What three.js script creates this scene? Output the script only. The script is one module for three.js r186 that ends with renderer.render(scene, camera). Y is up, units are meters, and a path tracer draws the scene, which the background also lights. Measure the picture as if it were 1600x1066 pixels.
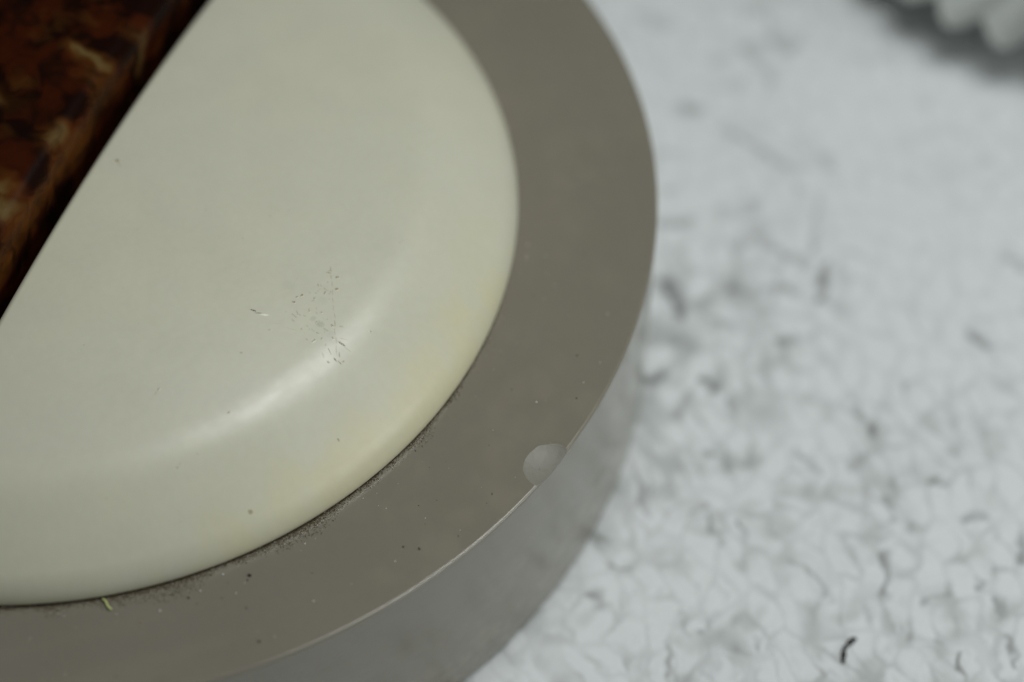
import * as THREE from 'three';
import { Brush, Evaluator, SUBTRACTION } from 'three-bvh-csg';
import { createNoise2D, createNoise3D } from 'simplex-noise';
import { mergeVertices } from 'three/addons/utils/BufferGeometryUtils.js';

// ---------------------------------------------------------------- camera, light, exposure
const MM = 0.001;
const scene = new THREE.Scene();
const camera = new THREE.PerspectiveCamera(13.422, 1600 / 1066, 0.02, 5);
camera.position.set(0, 0.247194, 0.200507);
camera.up.set(0.230986, 0.614575, -0.754283);
camera.lookAt(camera.position.clone().add(new THREE.Vector3(0.135912, -0.788028, -0.600449)));
camera.focus = 0.2735;
camera.userData.fStop = 8.8;
const renderer = new THREE.WebGLRenderer({ antialias: true });
renderer.toneMapping = THREE.LinearToneMapping;
renderer.toneMappingExposure = 1.06;
renderer.shadowMap.enabled = true;
scene.background = new THREE.Color(0.075, 0.078, 0.073);          // the dim room all round

function softLight(name, [x, y, z], w, h, intensity, color, roll = 0) {   // a soft window-like light aimed at the ornament
  const l = new THREE.RectAreaLight(color, intensity, w, h);
  l.name = name; l.position.set(x, y, z); l.lookAt(0.03, 0.02, 0.02);
  if (roll) l.rotateZ(roll);
  scene.add(l);
  return l;
}
const DAY = new THREE.Color(0.975, 1.0, 0.99);
const LD = 0.30;
softLight('window_light', [0.03 + 0.31 * LD, 0.02 + 0.95 * LD, 0.02 + 0.03 * LD], 0.115, 0.16, 8.0, DAY);
softLight('far_window_light', [0.41, 0.23, 0.33], 0.36, 0.26, 2.7, DAY);

// ---------------------------------------------------------------- helpers
let seed = 7;
const rnd = () => { seed = (seed * 1664525 + 1013904223) >>> 0; return seed / 4294967296; };
const noise2 = createNoise2D(rnd), noise3 = createNoise3D(rnd);
const clamp = (x, a = 0, b = 1) => Math.min(b, Math.max(a, x));
const sstep = (a, b, x) => { const t = clamp((x - a) / (b - a)); return t * t * (3 - 2 * t); };
const mix = (a, b, t) => a + (b - a) * t;
const mix3 = (a, b, t) => [mix(a[0], b[0], t), mix(a[1], b[1], t), mix(a[2], b[2], t)];
function fbm(f, x, y, oct = 4) { let s = 0, a = 0.5, k = 1; for (let i = 0; i < oct; i++) { s += a * f(x * k, y * k); a *= 0.5; k *= 2.03; } return s; }
const toS = (c) => 255 * (c <= 0.0031308 ? 12.92 * c : 1.055 * Math.pow(c, 1 / 2.4) - 0.055);
function texture(n, fn, srgb) {              // fn(u, v) gives linear colour or a value
  const d = new Uint8Array(n * n * 4);
  for (let j = 0; j < n; j++) for (let i = 0; i < n; i++) {
    const c = fn((i + 0.5) / n, (j + 0.5) / n, i, j), k = (j * n + i) * 4;
    for (let q = 0; q < 3; q++) { const v = Array.isArray(c) ? c[q] : c; d[k + q] = Math.round(clamp(srgb ? toS(clamp(v)) : v * 255, 0, 255)); }
    d[k + 3] = 255;
  }
  const t = new THREE.DataTexture(d, n, n, THREE.RGBAFormat);
  t.colorSpace = srgb ? THREE.SRGBColorSpace : THREE.NoColorSpace;
  t.magFilter = THREE.LinearFilter; t.wrapS = t.wrapT = THREE.RepeatWrapping; t.needsUpdate = true;
  return t;
}
function gridGeometry(nx, ny, at, uvAt) {     // (nx+1) x (ny+1) vertices
  const p = [], uv = [], idx = [];
  for (let j = 0; j <= ny; j++) for (let i = 0; i <= nx; i++) {
    const v = at(i, j); p.push(...v); uv.push(...uvAt(v, i, j));
    if (i < nx && j < ny) { const a = j * (nx + 1) + i, b = a + 1, c = a + nx + 1, d = c + 1; idx.push(a, c, b, b, c, d); }
  }
  const g = new THREE.BufferGeometry();
  g.setAttribute('position', new THREE.Float32BufferAttribute(p, 3));
  g.setAttribute('uv', new THREE.Float32BufferAttribute(uv, 2));
  g.setIndex(idx); g.computeVertexNormals();
  return g;
}
function mesh(name, g, m, parent) {
  const o = new THREE.Mesh(g, m); o.name = name; o.castShadow = o.receiveShadow = true; parent.add(o); return o;
}
function thing(name, label, category, pos = [0, 0, 0]) {
  const o = new THREE.Group(); o.name = name; o.position.set(...pos); o.userData = { label, category }; scene.add(o); return o;
}

// ---------------------------------------------------------------- tabletop: white crackled paint over grey
const TILE = 0.2, TN = 2048;
// periodic noise on the tile
function tnoise(f, x, y, freq, off = 0) {
  const bx = x - Math.floor(x), by = y - Math.floor(y), e = (t) => t * t * (3 - 2 * t), wx = e(bx), wy = e(by), F = freq;
  const n = (px, py) => f(px * F + off, py * F + off * 1.7);
  return mix(mix(n(bx, by), n(bx - 1, by), wx), mix(n(bx, by - 1), n(bx - 1, by - 1), wx), wy);
}
function cells(nx, ny) {                       // periodic cell pattern: distance to the border between the two nearest points
  const pt = new Float32Array(nx * ny * 2); for (let i = 0; i < pt.length; i++) pt[i] = rnd();
  return (u, v) => {
    const x = u * nx, y = v * ny, xi = Math.floor(x), yi = Math.floor(y); let f1 = 9, f2 = 9, id = 0;
    for (let b = -1; b <= 1; b++) for (let a = -1; a <= 1; a++) {
      const k = (((yi + b) % ny + ny) % ny * nx + ((xi + a) % nx + nx) % nx) * 2, d = Math.hypot(xi + a + pt[k] - x, yi + b + pt[k + 1] - y);
      if (d < f1) { f2 = f1; f1 = d; id = k; } else if (d < f2) f2 = d;
    }
    return [f2 - f1, id];
  };
}
const big = cells(74, 42), small = cells(112, 74);
const tableHeight = new Float32Array(TN * TN);
// scrapes and cracks where the grey coat is bare: [x, z, x, z, half width, strength] in mm
const strokes = [[63.0, 1.3, 65.8, 1.9, 0.60, 0.55], [61.6, 9.3, 61.0, 13.8, 0.84, 0.95], [72.6, 5.0, 73.6, 7.8, 0.72, 0.40], [73.6, 7.8, 76.2, 11.1, 0.54, 0.55], [67.2, 12.5, 70.0, 12.8, 0.54, 0.50], [70.6, 13.5, 74.3, 14.3, 0.54, 0.50], [78.6, 11.7, 76.6, 16.6, 0.54, 0.75], [80.8, 2.7, 77.8, 10.5, 0.48, 0.35], [54.9, 21.1, 56.7, 21.3, 0.66, 0.95], [60.8, 23.1, 61.8, 24.3, 0.78, 0.85], [70.7, 20.7, 71.8, 20.6, 0.54, 0.60], [59.9, 17.2, 61.2, 18.9, 0.72, 0.40], [62.9, 26.4, 62.5, 28.7, 0.54, 0.60], [75.1, 29.9, 75.5, 33.1, 0.54, 0.40], [90.3, 25.1, 91.4, 27.9, 0.54, 0.60], [98.3, 17.3, 98.9, 18.9, 0.54, 0.50], [64.7, 15.9, 65.6, 17.5, 0.66, 0.35], [57.1, 26.2, 58.5, 24.9, 0.60, 0.50], [69.9, 6.6, 73.6, 6.5, 0.78, 0.30], [70.1, 1.3, 73.8, 1.7, 0.72, 0.35], [67.0, 24.3, 67.5, 25.8, 0.60, 0.35], [44.5, 42.7, 46.4, 43.8, 0.30, 0.70], [50.4, 35.0, 49.7, 37.7, 0.36, 0.55], [58.7, 41.9, 58.3, 43.8, 0.42, 0.80], [56.4, 40.7, 55.8, 43.7, 0.36, 0.50], [54.7, 39.2, 55.9, 38.7, 0.42, 0.50], [74.4, 43.5, 73.8, 45.5, 0.36, 0.55], [75.3, 46.9, 75.1, 47.7, 0.48, 0.70], [80.7, 48.3, 82.9, 48.0, 0.54, 0.70], [71.8, 50.0, 69.9, 54.8, 0.36, 0.60], [64.0, 49.4, 64.5, 54.0, 0.30, 0.45], [79.1, 56.0, 80.0, 55.5, 0.36, 0.70], [81.3, 54.8, 81.9, 54.5, 0.24, 0.70], [47.0, 53.5, 46.4, 56.4, 0.42, 0.75], [74.6, 62.9, 74.2, 65.1, 0.36, 0.95], [80.1, 63.0, 79.2, 65.9, 0.42, 0.60], [85.6, 51.9, 84.7, 54.9, 0.48, 0.60], [73.1, 56.6, 76.6, 56.4, 0.36, 0.40], [84.4, -20.8, 85.3, -20.8, 0.96, 0.60], [41.9, 46.4, 42.6, 47.4, 0.48, 0.50], [49.4, 50.7, 49.7, 52.7, 0.36, 0.40], [51.8, 52.6, 51.5, 53.2, 0.42, 0.55], [55.8, 55.7, 56.0, 57.3, 0.30, 0.35], [72.0, 38.6, 73.6, 38.2, 0.48, 0.40], [79.7, 42.6, 80.5, 42.4, 0.42, 0.60], [67.1, 34.5, 68.7, 38.0, 0.42, 0.40], [59.4, 32.1, 60.4, 35.5, 0.48, 0.50], [58.0, 32.2, 58.9, 33.3, 0.48, 0.50], [80.6, 58.4, 80.6, 60.0, 0.42, 0.60], [71.0, 60.3, 73.2, 61.6, 0.30, 0.35], [70.2, -30.9, 72.5, -28.0, 0.72, 0.35], [70.0, -14.9, 72.0, -14.1, 0.72, 0.50], [74.0, -10.6, 79.0, -2.7, 0.54, 0.45], [80.7, -21.7, 81.9, -15.9, 0.72, 0.30], [83.8, -3.4, 83.8, -1.2, 0.60, 0.40]];
const tableColor = texture(TN, (u, v, i, j) => {
  const X = u * 200, Z = v * 200 - 100;                        // millimetres on the table
  const w1 = tnoise(noise2, u, v, 11, 3), w2 = tnoise(noise2, u, v, 9, 23), w3 = tnoise(noise2, u, v, 38, 11), w4 = tnoise(noise2, u, v, 38, 31), w5 = tnoise(noise2, u, v, 120, 37), w6 = tnoise(noise2, u, v, 120, 41);
  const p = u + 0.011 * w1 + 0.0042 * w3 + 0.0012 * w5, q = v + 0.013 * w2 + 0.0042 * w4 + 0.0012 * w6;
  const [e1] = big(p, q), [e2] = small(p + .31, q + .17);
  const n1 = tnoise(noise2, u, v, 7, 51), n2 = tnoise(noise2, u, v, 26, 61), n3 = tnoise(noise2, u, v, 70, 71), n4 = tnoise(noise2, u, v, 52, 81), n5 = tnoise(noise2, u, v, 44, 91);
  const gz = (x, z, r) => Math.exp(-((X - x) ** 2 + (Z - z) ** 2) / (r * r));
  const zone = 0.45 + 0.4 * n1 + 0.6 * gz(63, 16, 15) + 0.25 * gz(58, 52, 20) - 0.45 * gz(83, 4, 20) + 0.3 * gz(90, 62, 18);                                // some stretches are crazed, others almost whole
  const s1 = clamp(0.2 + 0.4 * zone) + 0.55 * sstep(-0.3, 0.6, n4 + 0.9 * (zone - 0.45)), s2 = sstep(-0.05, 0.7, n5 + 0.8 * (zone - 0.6));
  const near = gz(63, 16, 16), wide = (0.07 + 0.2 * near) * (0.8 + 0.5 * n2);
  const c1 = (1 - sstep(0.05 + 0.05 * n3 + 0.3 * wide, 0.19 + 0.07 * n2 + wide, e1)) * Math.max(s1, 0.75 * near), c2 = (1 - sstep(0.04, 0.2, e2)) * s2 * 0.7;
  const crack = Math.max(c1, c2);
  let bare = crack * sstep(0.48, 1.0, n2 * 0.7 + 0.5 * n4 + 0.45 * n1);
  const jx = X + 0.75 * n3 + 0.5 * n2 + 0.32 * w5, jz = Z + 0.8 * n5 + 0.5 * n4 + 0.3 * w6;
  for (const [ax, az, bx, bz, r, k] of strokes) {
    if (Math.abs(jx - (ax + bx) / 2) > 9 || Math.abs(jz - (az + bz) / 2) > 9) continue;
    const ex = bx - ax, ez = bz - az, t = clamp(((jx - ax) * ex + (jz - az) * ez) / (ex * ex + ez * ez)), d = Math.hypot(jx - ax - t * ex, (jz - az - t * ez) * 0.8);
    bare = Math.max(bare, k * (1 - sstep(0.2 * r, 1.6 * r, d)) * clamp(0.8 + 0.6 * n3 + 0.4 * w5 + 0.3 * n5, 0.25, 1.1));
  }
  tableHeight[j * TN + i] = -0.045 * crack - 0.03 * bare + 0.025 * n2 + 0.012 * n3;
  let c = mix3([0.74, 0.785, 0.79], [0.725, 0.755, 0.77], 0.5 + 0.5 * n1);
  c = mix3(c, [0.50, 0.535, 0.525], clamp(0.25 + 0.75 * zone) * sstep(0.05, 0.75, n2 * 0.7 + 0.5 * w3 + 0.3 * n3 + 0.85 * (zone - 0.5)));      // thin paint: the grey coat shows through
  c = mix3(c, [0.37, 0.39, 0.385], crack * (0.44 + 0.2 * n2));
  c = mix3(c, [0.11, 0.118, 0.113], bare * 0.9);
  const g = 1 + 0.02 * n3 + 0.015 * w5;
  return c.map((k) => k * g);
}, true);
{
  const axis = (lo, a, b, hi, step) => {
    const r = []; for (let t = 0; t < 12; t++) r.push(mix(lo, a, t / 12));
    for (let t = a; t < b; t += step) r.push(t);
    for (let t = 0; t <= 12; t++) r.push(mix(b, hi, t / 12)); return r;
  };
  const xs = axis(-320, 20, 125, 420, 0.2), zs = axis(-340, -45, 82, 320, 0.2);
  const at = (x, z) => {
    const fx = ((x / 200) % 1 + 1) % 1 * TN - .5, fz = (((z + 100) / 200) % 1 + 1) % 1 * TN - .5, x0 = Math.floor(fx), z0 = Math.floor(fz), w = (a) => (a + TN) % TN;
    const h = (a, b) => tableHeight[w(b) * TN + w(a)];
    return mix(mix(h(x0, z0), h(x0 + 1, z0), fx - x0), mix(h(x0, z0 + 1), h(x0 + 1, z0 + 1), fx - x0), fz - z0);
  };
  const g = gridGeometry(xs.length - 1, zs.length - 1, (i, j) => [xs[i] * MM, at(xs[i], zs[j]) * MM, zs[j] * MM], ([x, , z]) => [x / TILE, (z + 0.1) / TILE]);
  const grain = texture(512, (u, v) => 0.5 + 0.3 * tnoise(noise2, u, v, 30, 5) + 0.2 * tnoise(noise2, u, v, 80, 9));
  grain.repeat.set(8, 8);
  const m = new THREE.MeshStandardMaterial({ map: tableColor, roughness: 0.62, bumpMap: grain, bumpScale: 0.00004 });
  const t = mesh('tabletop', g, m, scene); t.userData = { kind: 'structure', label: 'white crackle painted tabletop with grey cracks', category: 'table' };
}

// ---------------------------------------------------------------- the ornament
const CHIP = [38.06, 30.52, 46.07, 7, 7, 7, 0, 0];            // centre, radii, turn of the ball that broke out, mm
const HT = 24.04;                                               // top of the grey base, mm
const orn = thing('stone_ornament', 'round grey stone base carrying a cream domed top split by a brown mottled bar', 'ornament');

// grey base with a chip broken out of its upper edge
const cloud = texture(1024, (u, v) => {
  const a = tnoise(noise2, u, v, 5, 2), b = tnoise(noise2, u, v, 13, 8), c = tnoise(noise2, u, v, 60, 4);
  const k = 1 + 0.03 * a + 0.015 * b + 0.01 * c;
  const base = mix3([0.452, 0.418, 0.335], [0.443, 0.415, 0.338], 0.5 + 0.5 * b);
  return base.map((q) => q * k);
}, true);
const smudge = texture(1024, (u, v) => clamp(0.21 + 0.01 * tnoise(noise2, u, v, 6, 14) + 0.006 * tnoise(noise2, u, v, 40, 19)));
const greyStone = new THREE.MeshPhysicalMaterial({ map: cloud, roughness: 1, roughnessMap: smudge, ior: 1.5, specularIntensity: 0.9, clearcoat: 0.3, clearcoatRoughness: 0.1, transmission: 0.58, thickness: 0.02, attenuationColor: new THREE.Color(0.82, 0.71, 0.48), attenuationDistance: 0.07 });
const scarStone = new THREE.MeshPhysicalMaterial({
  color: new THREE.Color(0.40, 0.385, 0.33), roughness: 0.5, transmission: 0.5, thickness: 0.02,
  bumpMap: texture(256, (u, v) => 0.5 + 0.35 * tnoise(noise2, u, v, 9, 1) + 0.2 * tnoise(noise2, u * 1, v, 30, 6)), bumpScale: 0.00004,
});
{
  const R = 60, RB = 58.8, b = 0.32, prof = [[0.001, 0], [RB - 1.2, 0]];
  for (let k = 1; k <= 6; k++) { const a = k / 6 * Math.PI / 2; prof.push([RB - 1.2 + 1.2 * Math.sin(a), 1.2 - 1.2 * Math.cos(a)]); }
  for (let k = 1; k < 12; k++) prof.push([mix(RB, R, k / 12), mix(1.2, HT - b, k / 12)]);
  for (let k = 0; k <= 10; k++) { const a = k / 10 * Math.PI / 2; prof.push([R - b + b * Math.cos(a), HT - b + b * Math.sin(a)]); }
  for (let k = 1; k <= 16; k++) prof.push([mix(R - b, 0.001, k / 16), HT]);
  let g = new THREE.LatheGeometry(prof.map(([x, y]) => new THREE.Vector2(x * MM, y * MM)), 360);
  const p = g.attributes.position, uv = g.attributes.uv;
  for (let i = 0; i < p.count; i++) {                            // uv in metres: flat on the top, wrapped round the side
    const x = p.getX(i), y = p.getY(i), z = p.getZ(i), r = Math.hypot(x, z), u0 = uv.getX(i);
    if (r > 0.0593 && y < HT * MM - 1e-6) uv.setXY(i, u0 * 6 + 0.3, y / 0.06); else uv.setXY(i, x / 0.09, z / 0.09);
  }
  // chip: a flattened ball taken out of the rim
  const ball = new THREE.IcosahedronGeometry(1, 90), bp = ball.attributes.position;
  for (let i = 0; i < bp.count; i++) {
    const x = bp.getX(i), y = bp.getY(i), z = bp.getZ(i), k = 1 + 0.0035 * noise3(x * 6, y * 6, z * 6) + 0.0012 * noise3(x * 26, y * 26, z * 26) + 0.0012 * Math.sin(34 * (x * 0.64 + z * 0.77) + 2 * noise3(x * 5, 1, z * 5));
    bp.setXYZ(i, x * k, y * k, z * k);
  }
  const A = new Brush(g, greyStone), B = new Brush(ball, scarStone);
  B.position.set(CHIP[0] * MM, CHIP[1] * MM, CHIP[2] * MM); B.scale.set(CHIP[3] * MM, CHIP[4] * MM, CHIP[5] * MM); B.rotation.y = CHIP[6]; B.rotation.order = 'YXZ'; B.rotation.x = CHIP[7];
  A.updateMatrixWorld(); B.updateMatrixWorld();
  const ev = new Evaluator(); ev.useGroups = true;
  const res = ev.evaluate(A, B, SUBTRACTION), rg = res.geometry, mats = [].concat(res.material);
  const pick = (mat) => {
    const src = rg.index.array, out = [];
    for (const q of rg.groups) if (mats[q.materialIndex] === mat) for (let i = q.start; i < q.start + q.count; i++) out.push(src[i]);
    const h = new THREE.BufferGeometry();
    for (const n of ['position', 'normal', 'uv']) h.setAttribute(n, new THREE.BufferAttribute(new Float32Array(out.length * rg.attributes[n].itemSize), rg.attributes[n].itemSize));
    out.forEach((v, i) => { for (const n of ['position', 'normal', 'uv']) { const a = rg.attributes[n], s = a.itemSize; for (let c = 0; c < s; c++) h.attributes[n].array[i * s + c] = a.array[v * s + c]; } });
    return mergeVertices(h, 1e-9);
  };
  mesh('base', pick(greyStone), greyStone, orn);
  const scar = pick(scarStone);
  console.log('scar triangles', scar.index ? scar.index.count / 3 : 0);
  const sp = scar.attributes.position; for (let i = 0; i < sp.count; i++) scar.attributes.uv.setXY(i, sp.getX(i) * 120, sp.getZ(i) * 120);
  const s = mesh('chip_scar', scar, scarStone, orn); s.userData.label = 'whitish chip broken out of the upper rim of the grey base';
}

// cream domed halves on either side of the bar
const CX = -1.4, CZ = 1.9, RC = 46.7, BASE_Y = HT + 0.55;
const dir = [0.61, -0.792], nor = [0.792, 0.61];                 // along the bar, and across it towards the camera side
// profile of the dome: a gentle crown, a quick bend at the shoulder, a sloping skirt and a small rounded foot
const PN = 2000, profile = new Float32Array(PN + 1);
{
  const slope = (r) => 0.22 * r / 39 + 0.44 * sstep(36.0, 41.0, r) + 0.20 * sstep(40, RC - 1, r);
  for (let k = PN - 1; k >= 0; k--) profile[k] = profile[k + 1] + slope((k + 0.5) / PN * RC) * RC / PN;
}
const domeY = (r) => {
  const k = clamp(r / RC) * PN, a = Math.min(PN - 1, Math.floor(k)), t = clamp((RC - r) / 1.5);
  return mix(profile[a], profile[a + 1], k - a) + 1.4 * Math.sqrt(Math.max(0, 1 - (1 - t) * (1 - t)));
};
// marks on the cream surface: [x, z, length, width, angle, darkness, colour] in mm
const INK = [0.20, 0.19, 0.12], BROWN = [0.22, 0.15, 0.05], GREY = [0.24, 0.25, 0.19];
const marks = [
  [14.35, 27.35, 0.7, 0.16, 0.55, 0.95, [0.06, 0.07, 0.06]], [14.75, 27.75, 0.75, 0.11, 0.25, 0.7, [0.1, 0.1, 0.07]], [15.3, 28.05, 0.8, 0.2, 0.3, 0.9, [0.86, 0.87, 0.78]],
  [5.41, 7.0, 0.42, 0.34, 0, 0.75, BROWN], [5.5, 7.5, 0.5, 0.1, 1.2, 0.5, BROWN],
  [22.3, 24.6, 0.5, 0.2, 0.5, 0.5, BROWN], [22.95, 25.2, 0.34, 0.26, 0.2, 0.7, BROWN], [22.6, 26.5, 0.36, 0.26, 0, 0.7, BROWN],
  [18.3, 27.2, 0.36, 0.2, 0.5, 0.7, BROWN], [19.2, 26.6, 0.3, 0.2, -0.8, 0.7, BROWN], [18.7, 26.7, 0.3, 0.16, -0.4, 0.6, BROWN],
  [20.1, 30.0, 0.9, 0.7, 0.6, 0.33, GREY], [19.6, 29.3, 0.7, 0.5, -0.4, 0.25, GREY], [20.5, 30.7, 0.6, 0.2, 0.8, 0.4, GREY],
  [21.6, 32.35, 0.75, 0.16, 0.75, 0.8, INK], [22.0, 32.9, 0.8, 0.09, 0.75, 0.4, BROWN], [21.2, 30.4, 0.32, 0.2, 1, 0.6, BROWN], [22.0, 30.6, 0.5, 0.2, 0.3, 0.3, BROWN],
  [19.1, 31.7, 0.45, 0.14, -0.5, 0.5, GREY], [19.9, 31.6, 0.3, 0.12, -0.9, 0.5, GREY], [18.5, 31.4, 0.3, 0.16, 1.2, 0.4, GREY],
  [20.6, 33.8, 0.5, 0.10, 1.1, 0.8, INK], [20.95, 34.1, 0.42, 0.09, 1.0, 0.7, INK], [21.1, 33.4, 0.5, 0.09, 1.75, 0.6, INK], [21.3, 34.0, 0.3, 0.12, 0, 0.5, BROWN], [20.3, 33.0, 0.7, 0.08, 1.4, 0.5, INK],
  [19.6, 33.3, 0.7, 0.2, 1.5, 0.4, GREY], [19.9, 34.0, 0.3, 0.14, 0.4, 0.5, GREY], [21.9, 31.9, 0.9, 0.08, 0.4, 0.3, BROWN], [20.9, 33.2, 0.9, 0.07, 1.65, 0.4, INK],
  [9.48, 45.4, 0.44, 0.36, 0, 0.65, [0.2, 0.16, 0.04]], [29.85, 22.2, 0.35, 0.1, 0.4, 0.5, BROWN], [30.1, 22.0, 0.2, 0.1, -0.4, 0.5, BROWN],
  [3.93, 33.6, 0.3, 0.16, -0.6, 0.55, BROWN], [3.6, 33.9, 0.45, 0.07, -0.9, 0.45, BROWN], [19.05, 40.5, 0.28, 0.16, 0.9, 0.7, INK], [3.9, 41.3, 0.22, 0.2, 0, 0.6, BROWN], [4.2, 41.05, 0.4, 0.07, -0.7, 0.4, BROWN],
  [15.3, 29.7, 0.28, 0.18, 0, 0.4, GREY], [12.2, 31.6, 0.3, 0.2, 0, 0.4, BROWN], [9.7, 37.4, 0.36, 0.1, -0.5, 0.75, INK],
  [17.3, 30.0, 1.2, 0.06, 0.5, 0.3, GREY], [16.2, 29.2, 0.9, 0.06, 0.2, 0.25, GREY], [24.6, 31.3, 0.2, 0.14, 0, 0.5, INK],
  [18.2, 25.2, 1.6, 1.2, 0.4, 0.10, GREY], [21.0, 27.5, 1.1, 0.8, 1.5, 0.09, GREY], [20.9, 31.6, 1.7, 0.9, 1.4, 0.12, GREY],
];
for (let k = 0; k < 11; k++) marks.push([22.6 - 0.16 * k + 0.1 * (rnd() - 0.5), 24.2 + 0.86 * k, 0.35 + 0.5 * rnd(), 0.07 + 0.07 * rnd(), 1.72 + 0.2 * (rnd() - 0.5), 0.22 + 0.22 * rnd(), BROWN]);   // the faint rubbed line
for (let k = 0; k < 46; k++) { const p = rnd(), q = Math.sqrt(rnd()); marks.push([20.6 + (p * 2.4 - 4.6 * (1 - p)) * q * 0.8, 33.8 - q * (9.5 * p + 5.5 * (1 - p)), 0.14 + 0.3 * rnd(), 0.08 + 0.12 * rnd(), 0.6 + 1.6 * rnd(), 0.2 + 0.32 * rnd(), rnd() < .5 ? BROWN : GREY]); }
for (let k = 0; k < 90; k++) { const a = rnd() * 6.28, r = 45 * Math.sqrt(rnd()); marks.push([CX + r * Math.cos(a), CZ + r * Math.sin(a), 0.1 + 0.16 * rnd(), 0.06 + 0.1 * rnd(), rnd() * 3, 0.15 + 0.3 * rnd(), rnd() < .6 ? BROWN : GREY]); }
for (let k = 0; k < 40; k++) { const a = rnd() * 6.28, r = 44 * Math.sqrt(rnd()); marks.push([CX + r * Math.cos(a), CZ + r * Math.sin(a), 0.8 + 2.2 * rnd(), 0.035, rnd() * 3, 0.10 + 0.12 * rnd(), rnd() < .5 ? GREY : [0.8, 0.8, 0.7]]); }
const CN = 2048, CSPAN = 100;                                    // planar uv: 100 mm square round the dome
const creamPix = new Float32Array(CN * CN * 4), pitPix = new Float32Array(CN * CN);
for (const [mx, mz, len, wid, ang, strength, col] of marks) {
  const ca = Math.cos(ang), sa = Math.sin(ang), px = (x) => (x - CX + CSPAN / 2) / CSPAN * CN, ext = Math.max(len, wid) + 0.2;
  for (let j = Math.max(0, Math.floor(px(mz - CZ + CX - ext))); j <= Math.min(CN - 1, px(mz - CZ + CX + ext)); j++)
    for (let i = Math.max(0, Math.floor(px(mx - ext))); i <= Math.min(CN - 1, px(mx + ext)); i++) {
      const x = (i + .5) / CN * CSPAN - CSPAN / 2 + CX - mx, z = (j + .5) / CN * CSPAN - CSPAN / 2 + CZ - mz;
      const nn = 0.25 * noise2(x * 5 + mx * 9, z * 5 + mz * 9), a = (x * ca + z * sa) / (len / 2), b = (-x * sa + z * ca) / (wid / 2), d = Math.hypot(a, b) + nn;
      const w = Math.min(1, 1.25 * strength) * (1 - sstep(0.6, 1.25, d)) * (0.75 + 0.5 * noise2(x * 11, z * 11 + mx)), k = (j * CN + i) * 4;
      if (w > creamPix[k + 3]) { creamPix[k] = col[0]; creamPix[k + 1] = col[1]; creamPix[k + 2] = col[2]; creamPix[k + 3] = w; }
      if (col[0] < 0.5 && strength > 0.45) pitPix[j * CN + i] = Math.max(pitPix[j * CN + i], w);
    }
}
const creamMap = texture(CN, (u, v, i, j) => {
  const n1 = fbm(noise2, u * 3.1 + 5, v * 3.1, 3), n2 = fbm(noise2, u * 14, v * 14 + 9, 3), n3 = noise2(u * 90, v * 90);
  let c = mix3([0.55, 0.545, 0.44], [0.54, 0.533, 0.425], clamp(0.5 + n1));
  c = mix3(c, [0.60, 0.59, 0.39], clamp(0.28 + 0.4 * n2 + 0.5 * noise2(u * 4 + 30, v * 4)) * 0.22);   // yellowed patches of old ivory
  const tx = (u - 0.5) * CSPAN + CX, tz = (v - 0.5) * CSPAN + CZ, edge = RC - Math.hypot(tx - CX, tz - CZ), off = Math.atan2(tz - CZ, tx - CX) - 0.92;   // an old yellow stain along the foot
  c = mix3(c, [0.60, 0.565, 0.34], 0.6 * sstep(5.5, 0.5, edge + 2.2 * n2 + n1) * sstep(0.62, 0.15, Math.abs(off) + 0.3 * n2));
  const k = (j * CN + i) * 4, w = clamp(creamPix[k + 3]), g = 1 + 0.012 * n3 + 0.02 * n2;
  c = mix3(c, [creamPix[k], creamPix[k + 1], creamPix[k + 2]], w);
  return c.map((q) => q * g);
}, true);
const creamRough = texture(1024, (u, v) => clamp(0.35 + 0.05 * noise2(u * 9, v * 9) + 0.03 * noise2(u * 46, v * 46) + 0.025 * noise2(u * 40 + v * 90, v * 30 - u * 20)));
const creamBump = texture(CN, (u, v, i, j) => clamp(0.6 - 0.55 * pitPix[j * CN + i] + 0.02 * noise2(u * 60, v * 60) + 0.008 * noise2(u * 190, v * 190)));
const cream = new THREE.MeshPhysicalMaterial({ map: creamMap, roughness: 1, roughnessMap: creamRough, bumpMap: creamBump, bumpScale: 0.00006, ior: 1.5 });
function domeHalf(S0) {                                         // S0: distance of its straight face from the middle, mm
  const NA = 220, NB = 420, NF = 12, NU = 8, wMax = Math.sqrt(RC * RC - S0 * S0) - 0.02, q = 0.7;
  const at = (i, j) => {
    const w = wMax * Math.sin((j / NB - 0.5) * Math.PI), sm = Math.sqrt(RC * RC - w * w);
    let s, y, pull = 0;
    if (i < NF) {                                               // the face towards the bar
      s = S0; y = mix(-0.5, domeY(Math.hypot(S0, w)) - q, Math.max(0, i / NF)); y = Math.max(y, -0.5);
    } else if (i <= NF + NA) {
      const a = (i - NF) / NA, g = 1 - Math.pow(1 - Math.pow(a, 1.7), 2.4);
      s = mix(S0, sm, g); y = domeY(Math.hypot(s, w));
      const t = s - S0; if (t < q) y -= (q - Math.sqrt(q * q - (q - t) * (q - t))) * clamp((sm - S0) / 3);
      y = Math.max(y, 0);
    } else {                                                    // the foot curls under
      const a = (i - NF - NA) / NU * Math.PI / 2; s = sm; y = -0.52 * Math.sin(a); pull = 0.55 * (1 - Math.cos(a));
    }
    const f = 1 - pull / RC;
    return [(CX + (nor[0] * s + dir[0] * w) * f) * MM, (BASE_Y + y) * MM, (CZ + (nor[1] * s + dir[1] * w) * f) * MM];
  };
  return gridGeometry(NF + NA + NU, NB, at, ([x, , z]) => [(x / MM - CX + CSPAN / 2) / CSPAN, (z / MM - CZ + CSPAN / 2) / CSPAN]);
}
mesh('dome_half', domeHalf(6.3), cream, orn).userData.label = 'cream half of the dome with scuffs and rubbed specks';
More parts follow.
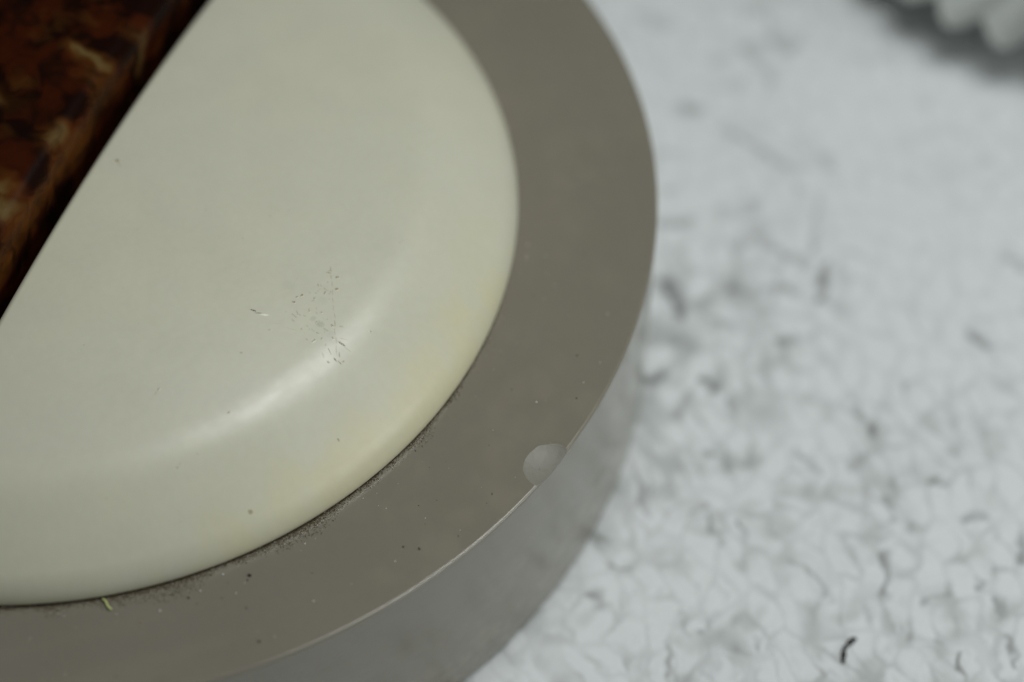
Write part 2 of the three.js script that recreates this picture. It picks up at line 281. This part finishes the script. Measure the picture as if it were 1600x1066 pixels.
{
  const far = mesh('dome_half_001', domeHalf(11.9), cream, orn);
  far.position.set(2 * CX * MM, 0, 2 * CZ * MM); far.rotation.y = Math.PI;
  far.userData.label = 'narrower cream half of the dome beyond the brown bar';
}

// brown mottled bar
// the bar is unrolled: a across it in mm (past +-6 it runs down the sides), w along it
const vein = [[5.8, 5.2], [8, 2], [8.8, -0.5], [7.8, -5.2], [8.4, -9.3], [8, -12], [8.6, -17.6], [6.5, -26]];
const patches = [[3.2, 7.3, 2.3, 0.9, 0.9], [4.6, 7.4, 1.5, 0.8, 0.8], [2.6, -10.4, 2.6, 1.1, 0.95], [5.2, -12.2, 2.0, 1.4, 0.8], [5.4, -3.0, 1.7, 1.6, 0.6], [-2.2, -1.5, 2.2, 1.6, 0.35], [8.5, 12.5, 3, 1.0, 0.45], [-3, -19, 3, 1.5, 0.7], [2, -24, 3, 2, 0.8], [-2, 20, 3, 2, 0.6], [3, 30, 3, 2, 0.7]];
function segDist(px, py, a, b) { const dx = b[0] - a[0], dy = b[1] - a[1], t = clamp(((px - a[0]) * dx + (py - a[1]) * dy) / (dx * dx + dy * dy)); return Math.hypot(px - a[0] - t * dx, py - a[1] - t * dy); }
const barMap = texture(1024, (u, v) => {
  const a = (u - 0.5) * 60 - 2.2, w = (v - 0.5) * 100;
  const wx = fbm(noise2, a * .13 + 3, w * .13, 3), wy = fbm(noise2, a * .13, w * .13 + 17, 3), f = 0.6 * fbm(noise2, a * .6 + 2 * wx, w * .6 + 2 * wy, 2);
  const A = a + 1.5 * wx + 0.35 * f, W = w + 2.0 * wy + 0.35 * f;
  const n = fbm(noise2, A * .15 + 5, W * .13, 3), m = fbm(noise2, A * .12 + 40, W * .12 + 9, 3);
  let dv = 99; for (let k = 1; k < vein.length; k++) dv = Math.min(dv, segDist(A, W, vein[k - 1], vein[k]));
  let amber = (1 - sstep(0.2, 2.6, dv)) * (0.55 + 0.6 * n + 0.5 * f), pale = 0;
  for (const [pa, pw, ra, rw, k] of patches) { const d = Math.hypot((A - pa) / ra, (W - pw) / rw); amber = Math.max(amber, k * (1 - sstep(0.5, 1.9, d)) * (0.8 + 0.5 * f)); pale = Math.max(pale, k * (1 - sstep(0.15, 1.1, d)) * (0.75 + 0.45 * f)); }
  amber = Math.max(amber, 0.35 * sstep(0.15, 0.6, m + 0.15 * f));
  let c = mix3([0.008, 0.0024, 0.0012], [0.034, 0.0068, 0.0018], sstep(-0.3, 0.3, n + 0.15 * f));
  c = mix3(c, [0.108, 0.040, 0.008], clamp(amber * 0.9));
  c = mix3(c, [0.13, 0.10, 0.038], clamp(pale));
  return mix3(c, [0.005, 0.0024, 0.0016], 0.7 * sstep(-0.05, 0.55, fbm(noise2, a * .1 + .5 * wy + 70, w * .1 + .5 * wx, 2)) * (1 - clamp(pale)));
}, true);
const barStone = new THREE.MeshPhysicalMaterial({ map: barMap, roughness: 0.4, ior: 1.5, specularIntensity: 0.06 });
{
  const HW = 8.4, rr = 1.8, RISE = 5.5, NS = 140, ring = [];  // made wider on the far side; its dark brown stands in for shade there
  const NC = 8;
  for (let k = 0; k <= NC; k++) { const a = Math.PI - k / NC * Math.PI / 2; ring.push([-HW + rr + rr * Math.cos(a), -rr + rr * Math.sin(a)]); }
  for (let k = 1; k < 10; k++) ring.push([mix(-HW + rr, HW - rr, k / 10), 0.25 * Math.sin(k / 10 * Math.PI)]);
  for (let k = 0; k <= NC; k++) { const a = Math.PI / 2 - k / NC * Math.PI / 2; ring.push([HW - rr + rr * Math.cos(a), -rr + rr * Math.sin(a)]); }
  const full = [[-HW, 'b'], ...ring, [HW, 'b']];
  const L = 47.5, arc = [0];                                    // length round the section, for the unrolled uv
  full.forEach(([s, y], i) => { if (!i) return; const p = full[i - 1], f = (q) => (q === 'b' ? -14 : q); arc.push(arc[i - 1] + Math.hypot(s - p[0], f(y) - f(p[1]))); });
  const mid = arc[arc.length - 1] / 2;
  const g = gridGeometry(full.length - 1, NS, (i, j) => {
    const w = L * Math.sin((j / NS - 0.5) * Math.PI), end = Math.sqrt(Math.max(0, 1 - Math.pow(Math.abs(w) / L, 8)));
    const top = domeY(Math.min(RC, Math.abs(w))) + RISE * (0.25 + 0.75 * end), [s0, y] = full[i], s = (y === 'b' ? s0 * 0.79 : s0) - 3.1;
    const yy = y === 'b' ? -0.52 : Math.max(-0.4, top + y);
    return [(CX + nor[0] * s + dir[0] * w) * MM, (BASE_Y + yy) * MM, (CZ + nor[1] * s + dir[1] * w) * MM];
  }, (v, i, j) => [0.5 + (arc[i] - mid) / 60, 0.5 + L * Math.sin((j / NS - 0.5) * Math.PI) / 100]);
  const b = mesh('bar', g, barStone, orn); b.userData.label = 'brown bar mottled with amber and near black';
}

// grime packed in the joint, and dust on the base
function specks(name, list, color, parent, rough = 0.9) {
  const geo = new THREE.IcosahedronGeometry(1, 0), m = new THREE.MeshStandardMaterial({ color: 0xffffff, roughness: rough });
  const o = new THREE.InstancedMesh(geo, m, list.length), d = new THREE.Object3D(), c = new THREE.Color();
  list.forEach(([x, y, z, sx, sy, sz, k], i) => {
    d.position.set(x * MM, y * MM, z * MM); d.scale.set(sx * MM, sy * MM, sz * MM); d.rotation.set(rnd() * .4, rnd() * 6.3, rnd() * .4); d.updateMatrix(); o.setMatrixAt(i, d.matrix);
    const f = 0.6 + 0.8 * rnd(), cc = k || color; o.setColorAt(i, c.setRGB(cc[0] * f, cc[1] * f, cc[2] * f));
  });
  o.name = name; o.userData.kind = 'stuff'; o.castShadow = o.receiveShadow = true; parent.add(o);
}
{
  const grime = [], dust = [];
  const heavy = (deg) => sstep(18, 75, deg) * (0.72 + 0.3 * noise2(deg * 0.13, 4)) + 0.12;      // deg: 0 = right, 90 = towards the camera
  for (let k = 0; k < 60000; k++) {
    const deg = -60 + 200 * rnd(), h = heavy(deg); if (rnd() > h) continue;
    const t = -Math.log(1 - 0.985 * rnd()) * (0.10 + 0.45 * Math.pow(h, 1.4) * (0.85 + 0.35 * noise2(deg * 0.12, 9) + 0.2 * noise2(deg * 0.6, 2)));
    const a = deg * Math.PI / 180, r = RC - 0.45 + t, s = 0.025 + 0.06 * rnd() * rnd() * rnd(), lift = Math.max(0, 0.25 * (1 - t / 0.5)) * rnd();
    const x = CX + r * Math.cos(a), z = CZ + r * Math.sin(a);
    grime.push([x, HT + 0.4 * s + lift, z, s * (0.7 + rnd()), s * 0.7, s * (0.7 + rnd()), rnd() < 0.05 ? [0.42, 0.40, 0.34] : rnd() < 0.14 ? [0.035, 0.028, 0.016] : [0.082, 0.056, 0.026]]);
  }
  for (let k = 0; k < 130; k++) {
    const deg = 20 + 110 * rnd(), a = deg * Math.PI / 180, r = RC + 0.6 + 11.5 * Math.pow(rnd(), 1.4), x = CX + r * Math.cos(a), z = CZ + r * Math.sin(a);
    if (Math.hypot(x, z) > 59) continue;
    const s = 0.03 + 0.06 * rnd() * rnd(); dust.push([x, HT + 0.3 * s, z, s, s * .6, s * (0.7 + rnd()), rnd() < 0.6 ? [0.55, 0.54, 0.48] : [0.05, 0.035, 0.02]]);
  }
  for (const [x, z, s, k] of [[8.02, 49.86, .2, 0], [7.34, 57.11, .14, 0], [5.68, 49.0, .12, 1], [23.77, 51.51, .13, 0], [22.4, 50.87, .11, 0], [-.7, 51.25, .12, 1], [13.06, 54.3, .12, 1], [4.97, 47.9, .13, 1], [2.1, 50.6, .13, 0], [3.3, 50.2, .12, 1], [-2.6, 52, .11, 2]])
    dust.push([x, HT + 0.4 * s, z, s, s * .6, s * .8, [[0.03, 0.022, 0.012], [0.6, 0.6, 0.55], [0.3, 0.2, 0.05]][k]]);
  specks('grime', grime, [0.09, 0.07, 0.04], orn); specks('dust', dust, [0.5, 0.5, 0.45], orn);
}
{
  const pts = [[-5.5, 48.55], [-5.3, 48.95], [-5.2, 49.5], [-4.95, 49.9]].map(([x, z], i) => new THREE.Vector3(x * MM, (HT + 0.16 + 0.12 * Math.sin(i * 1.2)) * MM, z * MM));
  const g = new THREE.TubeGeometry(new THREE.CatmullRomCurve3(pts), 16, 0.11 * MM, 7);
  const f = mesh('lint_fibre', g, new THREE.MeshStandardMaterial({ color: new THREE.Color(0.52, 0.56, 0.22), roughness: 0.6 }), scene);
  f.userData = { label: 'short yellow green fibre lying in the grime at the foot of the cream dome', category: 'fibre' };
}

// ---------------------------------------------------------------- crumbs on the table
function crumb(pts, label) {
  const v = pts.map(([x, y, z]) => new THREE.Vector3(x * MM, y * MM, z * MM)), curve = new THREE.CatmullRomCurve3(v), N = 26, M = 9;
  const g = new THREE.TubeGeometry(curve, N, 0.31 * MM, M), p = g.attributes.position, c = new THREE.Vector3(), t = new THREE.Vector3();
  for (let i = 0; i < p.count; i++) {
    const k = Math.floor(i / (M + 1)) / N; curve.getPointAt(k, c); t.fromBufferAttribute(p, i).sub(c);
    const f = (0.35 + 1.1 * Math.abs(0.55 - Math.abs(k - 0.28) * 0.9) + 0.5 * sstep(0.6, 0.8, k)) * (0.8 + 0.5 * noise3(t.x * 5000, k * 6, t.z * 5000)) * (k < .001 || k > .999 ? 0.1 : 1);
    p.setXYZ(i, c.x + t.x * f, c.y + t.y * f * 0.7, c.z + t.z * f);
  }
  g.computeVertexNormals();
  const o = mesh('dark_crumb', g, new THREE.MeshStandardMaterial({ color: new THREE.Color(0.02, 0.019, 0.018), roughness: 0.7 }), scene);
  o.userData = { label, category: 'crumb' };
  return o;
}
crumb([[63.2, 0.14, 60.9], [63.55, 0.2, 60.1], [64.1, 0.22, 59.2], [65.0, 0.22, 58.7], [65.5, 0.12, 58.5]], 'thin crooked black crumb on the white table near the bottom edge');

// ---------------------------------------------------------------- scalloped dish in the far corner
{
  const c = [126.2, 0, -30.2], LOBES = 30;
  const d = thing('scalloped_dish', 'pale dish with a fluted scalloped rim in the upper right corner', 'dish', [c[0] * MM, 0, c[2] * MM]);
  const porcelain = new THREE.MeshPhysicalMaterial({ color: new THREE.Color(0.38, 0.40, 0.385), roughness: 0.4 });
  const NT = 720, NR = 40;
  const sheet = (side) => (i, j) => {
    const a = i / NT * Math.PI * 2, t = j / NR, flute = Math.pow(0.5 + 0.5 * Math.cos(a * LOBES + 0.05), 0.6) * 2 - 1, k = sstep(0.1, 1, t);
    const r = 9 + 21 * t + k * 1.0 * flute, y = 2.6 + 5.2 * Math.pow(t, 1.5) - k * 0.7 * flute * t - 0.8 * side * (1 - 0.55 * t) - (t > .97 ? 0 : 0);
    return [r * Math.cos(a) * MM, y * MM, r * Math.sin(a) * MM];
  };
  const inner = gridGeometry(NT, NR, sheet(0), (v, i, j) => [i / NT, j / NR]), outer = gridGeometry(NT, NR, sheet(1), (v, i, j) => [i / NT, j / NR]);
  const lip = gridGeometry(NT, 4, (i, j) => { const p = sheet(0)(i, NR), q = sheet(1)(i, NR), t = j / 4, b = 1 + 0.006 * Math.sin(t * Math.PI); return [mix(p[0], q[0], t) * b, mix(p[1], q[1], t), mix(p[2], q[2], t) * b]; }, (v, i, j) => [i / NT, 1]);
  const parts = [inner, outer, lip];
  const n = parts.reduce((s, g) => s + g.attributes.position.count, 0), P = new Float32Array(n * 3), N = new Float32Array(n * 3), I = []; let off = 0;
  for (const g of parts) { P.set(g.attributes.position.array, off * 3); N.set(g.attributes.normal.array, off * 3); for (const q of g.index.array) I.push(q + off); off += g.attributes.position.count; }
  const g = new THREE.BufferGeometry(); g.setAttribute('position', new THREE.BufferAttribute(P, 3)); g.setAttribute('normal', new THREE.BufferAttribute(N, 3)); g.setIndex(I);
  mesh('bowl', g, porcelain, d);
  mesh('foot', new THREE.LatheGeometry([[9.0, 2.9], [14, 3.0], [18, 3.9], [20.8, 2.6], [21.2, 0.02], [19.8, 0.02], [19, 1.6], [14, 1.8], [9, 1.8]].map(([x, y]) => new THREE.Vector2(x * MM, y * MM)), 96), new THREE.MeshStandardMaterial({ color: new THREE.Color(0.035, 0.04, 0.034), roughness: 0.8 }), d).userData.label = 'foot under the dish coloured near black for the shade in the gap';  // widened and coloured near black to paint in the shade under the dish
}

renderer.render(scene, camera);
